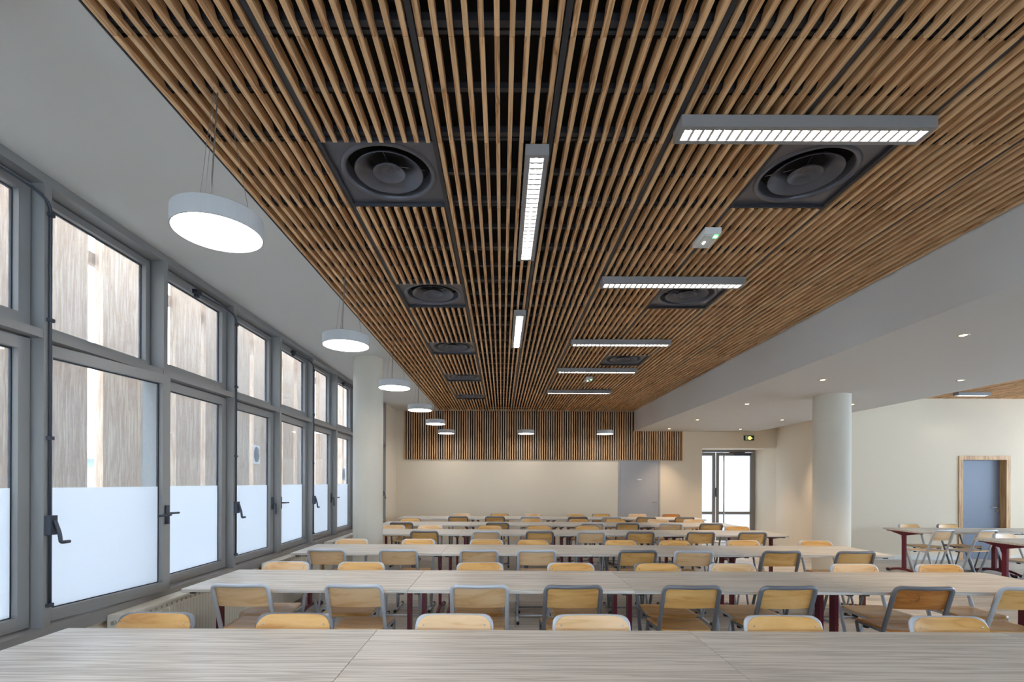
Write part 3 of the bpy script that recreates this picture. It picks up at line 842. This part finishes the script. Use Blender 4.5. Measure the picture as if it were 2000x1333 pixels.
# ------------------------------------------------------------------ chairs
CZ, CP = 0.786, 0.27            # top tube centre height, forward reach of the foot joint
def ylean(z): return CP*(CZ-z)/(CZ-0.02)
def chair_meshes():
    m = {}
    hx = 0.193
    path = [(-hx-0.004, CP, 0.02), (-hx, ylean(0.45), 0.45), (-hx, ylean(CZ), CZ)]
    path += [(-0.10, -0.014, CZ-0.001), (0.0, -0.020, CZ-0.002), (0.10, -0.014, CZ-0.001)]
    path += [(hx, ylean(CZ), CZ), (hx, ylean(0.45), 0.45), (hx+0.004, CP, 0.02)]
    full = fillet(path[:1]+path[2:7]+path[8:], 0.062, 6)
    m['frame'] = MB().tube(full, 0.0150, 10).mesh('back_frame', None, True)
    m['seat_frame'] = MB().tube(fillet([(-hx, ylean(0.44), 0.440), (-hx, 0.432, 0.440), (hx, 0.432, 0.440), (hx, ylean(0.44), 0.440)], 0.05, 4), 0.010, 8).mesh('seat_frame', None, True)
    for s, nm in ((-1, 'legL'), (1, 'legR')):
        m[nm] = MB().tube([(s*hx, 0.41, 0.440), (s*(hx+0.003), CP+0.012, 0.022)], 0.0115, 8).mesh('front_leg', None, True)
    m['runner'] = MB().tube([(0, 0.02, 0.0145), (0, 0.435, 0.0145)], 0.0125, 8).mesh('runner', None, True)
    m['cap'] = MB().tube([(0, -0.016, 0.0165), (0, -0.014, 0.0165), (0, 0.018, 0.0165)], [0.010, 0.0165, 0.0165], 8).mesh('end_cap', M_BLACK, True)
    m['bar'] = MB().tube([(-hx, CP, 0.030), (hx, CP, 0.030)], 0.0095, 8).mesh('crossbar', None, True)
    m['pad'] = MB().box(-0.012, 0.012, -0.016, 0.016, 0.418, 0.434).mesh('bumper', M_BLACK)
    # backrest: bowed rounded panel
    n = 18; W2 = 0.1965; zt, zb = 0.7955, 0.622
    vs, fs = [], []
    xs = [W2*math.sin(PI/2*(-1+2*i/n)) for i in range(n+1)]
    RT, RBt = 0.066, 0.020
    for x in xs:
        dx = abs(x)
        top = zt - (RT-math.sqrt(max(0, RT*RT-(dx-(W2-RT))**2)) if dx > W2-RT else 0)
        bot = zb + (RBt-math.sqrt(max(0, RBt*RBt-(dx-(W2-RBt))**2)) if dx > W2-RBt else 0)
        bow = -0.020*(1-(x/W2)**2)
        for t in (0, 1/3, 2/3, 1):
            z = bot+(top-bot)*t
            yb_ = ylean(z)+0.0125+bow
            vs += [(x, yb_, z), (x, yb_+0.011, z)]
    q = 8
    for i in range(n):
        for j in range(3):
            a, b_, c, d = i*q+2*j, (i+1)*q+2*j, (i+1)*q+2*j+2, i*q+2*j+2
            fs.append((a, b_, c, d)); fs.append((d+1, c+1, b_+1, a+1))
        fs.append((i*q, i*q+1, (i+1)*q+1, (i+1)*q)); fs.append((i*q+6, (i+1)*q+6, (i+1)*q+7, i*q+7))
    for i in (0, n):
        for j in range(3):
            a = i*q+2*j
            fs.append((a, a+2, a+3, a+1) if i == 0 else (a, a+1, a+3, a+2))
    m['back'] = MB().add(vs, fs).mesh('backrest', None)
    # seat: dished ply shell
    nx, ny = 14, 12; vs, fs = [], []
    for i in range(nx+1):
        u = -1+2*i/nx
        for j in range(ny+1):
            v = j/ny
            hw = 0.176+0.028*v
            rr = 1.0
            if v > 0.80: rr = 0.80+0.20*math.sqrt(max(0, 1-((v-0.80)/0.20)**2))
            if v < 0.10: rr = 0.88+0.12*math.sqrt(max(0, 1-((0.10-v)/0.10)**2))
            z = 0.459-0.012*math.exp(-((u/0.65)**2+((v-0.40)/0.32)**2))
            if v > 0.85: z -= 0.010*((v-0.85)/0.15)**2
            vs += [(u*hw*rr, 0.085+0.362*v, z), (u*hw*rr, 0.085+0.362*v, z-0.011)]
    q = 2*(ny+1)
    for i in range(nx):
        for j in range(ny):
            a, b_, c, d = i*q+2*j, (i+1)*q+2*j, (i+1)*q+2*j+2, i*q+2*j+2
            fs.append((a, b_, c, d)); fs.append((d+1, c+1, b_+1, a+1))
        fs.append((i*q, i*q+1, (i+1)*q+1, (i+1)*q)); fs.append((i*q+2*ny, (i+1)*q+2*ny, (i+1)*q+2*ny+1, i*q+2*ny+1))
    for i in (0, nx):
        for j in range(ny):
            a = i*q+2*j
            fs.append((a, a+2, a+3, a+1) if i == 0 else (a, a+1, a+3, a+2))
    m['seat'] = MB().add(vs, fs).mesh('seat', None, True)
    zr = 0.752
    m['rivet'] = MB().lathe([(0.0055, 0.0), (0.004, 0.003), (0.0005, 0.004)], 10).mesh('rivet', M_RIVET, True)
    m['rivet_pos'] = [(s*0.162, ylean(zr)+0.0225, zr) for s in (-1, 1)]
    return m
CM = chair_meshes()
for k in ('frame', 'seat_frame', 'legL', 'legR', 'runner', 'bar', 'back', 'seat'):
    CM[k].materials.append(None)
def setmat(o, m):
    o.material_slots[0].link = 'OBJECT'; o.material_slots[0].material = m; return o
def make_chair(frame, tone, detail):
    t = empty('canteen_chair'); F = M_TUBE[frame]; P = M_PLY[tone]
    setmat(inst('back_frame', CM['frame'], t), F); setmat(inst('seat_frame', CM['seat_frame'], t), F)
    setmat(inst('front_leg', CM['legL'], t), F); setmat(inst('front_leg', CM['legR'], t), F)
    setmat(inst('crossbar', CM['bar'], t), F)
    for s in (-1, 1):
        r_ = setmat(inst('runner', CM['runner'], t, (s*0.196, 0, 0)), F)
        if detail:
            inst('end_cap', CM['cap'], r_, (0, 0.02, 0)); inst('end_cap', CM['cap'], r_, (0, 0.435, 0), (0, 0, PI))
    setmat(inst('seat', CM['seat'], t), P)
    b = setmat(inst('backrest', CM['back'], t), P)
    if detail:
        for p in CM['rivet_pos']: inst('rivet', CM['rivet'], b, p, (-PI/2-0.35, 0, 0))
        for p in ((-0.193, 0.30), (0.193, 0.30), (-0.12, 0.425), (0.12, 0.425)): inst('bumper', CM['pad'], t, (p[0], p[1], 0))
    return t
PROTO = {}
def chair(x, y, rz, frame, tone, label, group, detail=True):
    key = (frame, tone, detail)
    if key not in PROTO:
        PROTO[key] = t = make_chair(*key)
    else:
        t = copy_tree(PROTO[key])
    t.location = (x, y, 0); t.rotation_euler = (0, 0, rz)
    tag(t, label, 'chair', group)
    return t
FR = {'l': 'light', 'd': 'dark'}; TN = {'p': 'pale', 'h': 'honey', 'a': 'amber'}
# (row, side, [(pixel centre, code, turn)])
SEATS = [
 (0, 'far', [(308,'dh',0),(578,'dh',0),(889,'lp',0),(1155,'lp',0),(1526,'lh',0),(1846,'lh',0)]),
 (1, 'near', [(468,'lp',0),(691,'lp',0),(937,'lp',0),(1121,'dh',0),(1353,'dh',0),(1542,'dh',2),(1806,'da',-3),(2012,'lh',-4)]),
 (1, 'far', [(560,'lp',0),(707,'lh',0),(938,'lh',0),(1115,'lh',0),(1283,'dh',0),(1429,'lp',0),(1666,'lp',0),(1831,'lh',0)]),
 (2, 'near', [(637,'lp',0),(778,'lp',0),(936,'lp',0),(1049,'lp',0),(1247,'dh',0),(1356,'lp',0),(1528,'dh',0),(1673,'dh',0)]),
 (2, 'far', [(688,'lp',0),(818,'lh',0),(951,'lh',0),(1041,'dh',0),(1212,'dh',0),(1316,'dh',0),(1450,'lh',0),(1591,'lh',0)]),
 (3, 'near', [(829,'dh',0),(950,'lp',0),(1055,'dh',0),(1155,'lp',0),(1252,'dh',0),(1370,'dh',0),(1471,'dh',0)]),
 (3, 'far', [(767,'lp',0),(841,'lp',0),(957,'dh',0),(1053,'dh',0),(1147,'dh',0),(1439,'lh',0)]),
 (4, 'near', [(784,'dh',0),(972,'dh',0),(1158,'lp',0),(1227,'dh',0),(1311,'lp',0),(1390,'dh',0)]),
 (4, 'far', [(802,'dh',0),(1039,'lh',0),(1130,'dh',0),(1202,'dh',0),(1285,'lp',0),(1355,'lp',0)]),
 (5, 'near', [(895,'dh',0),(967,'dh',0),(1036,'lp',0),(1129,'da',0),(1195,'lp',0),(1263,'dh',0),(1338,'dh',0)]),
 (5, 'far', [(902,'lp',0),(976,'dh',0),(1042,'lp',0),(1124,'lh',0),(1174,'dh',0),(1245,'lp',0),(1311,'da',0)]),
]
YT = {(0,'far'):2.635,(1,'near'):3.415,(1,'far'):4.335,(2,'near'):5.18,(2,'far'):6.09,(3,'near'):7.13,(3,'far'):8.04,
      (4,'near'):8.63,(4,'far'):9.54,(5,'near'):10.18,(5,'far'):11.09}
marked = None
for r, side, lst in SEATS:
    y0 = YT[(r, side)]
    for i, (px, code, turn) in enumerate(lst):
        x = (px-980)/960*y0
        y = y0 + row_dy(r, x)
        rz = (0 if side == 'near' else PI) + math.radians(turn + random.uniform(-1.2, 1.2))
        f, tn = FR[code[0]], TN[code[1]]
        lab = f'{tn} wood chair, {f} grey frame, {ORD[i]} from windows, {side} side of {RNAME[r]} table row'
        c = chair(x, y, rz, f, tn, lab, f'chairs on the {side} side of the {RNAME[r]} row', True)
        if px == 1806: marked = c
# chairs by the blue door
for (px, Y, code, rz, lab) in (
    (1774, 8.66, 'lh', PI+0.12, 'honey wood chair left behind the table before the blue door'),
    (1849, 8.66, 'dh', PI+0.12, 'honey wood chair behind the table, beside the blue door frame'),
    (1846, 7.60, 'lp', 0.22, 'pale wood chair turned aside in front of the table by the blue door'),
    (1931, 7.60, 'lp', 0.24, 'pale wood chair in front of the blue door'),
    (1960, 7.05, 'lp', PI+0.20, 'pale wood chair behind the right edge table')):
    chair((px-980)/960*Y, Y, rz, FR[code[0]], TN[code[1]], lab, 'chairs by the blue door', True)
# pen mark on one backrest
if marked:
    bk = [c for c in marked.children if c.name.startswith('backrest')][0]
    pts = []
    for k in range(9):
        a = math.radians(100-25*k); pts.append((-0.035+0.014*math.cos(a), 0.707+0.022*math.sin(a)))
    yy = ylean(0.707)+0.0125-0.0205
    mk = MB().tube([(p[0], ylean(p[1])+0.0125-0.0200*(1-(p[0]/0.1965)**2), p[1]) for p in pts], 0.0012, 5)
    mk.tube([(-0.042, ylean(0.745)+0.0125-0.0190, 0.745), (-0.022, ylean(0.745)+0.0125-0.0196, 0.746)], 0.0012, 5)
    mk.build('pen_mark', M_INK, bk)

# look-alikes outside the view share a label: give them a common group
seen = {}
for o in bpy.data.objects:
    if o.parent is None and 'label' in o: seen.setdefault(o['label'], []).append(o)
for lab, obs in seen.items():
    if len(obs) > 1:
        for o in obs:
            if 'group' not in o: o['group'] = lab
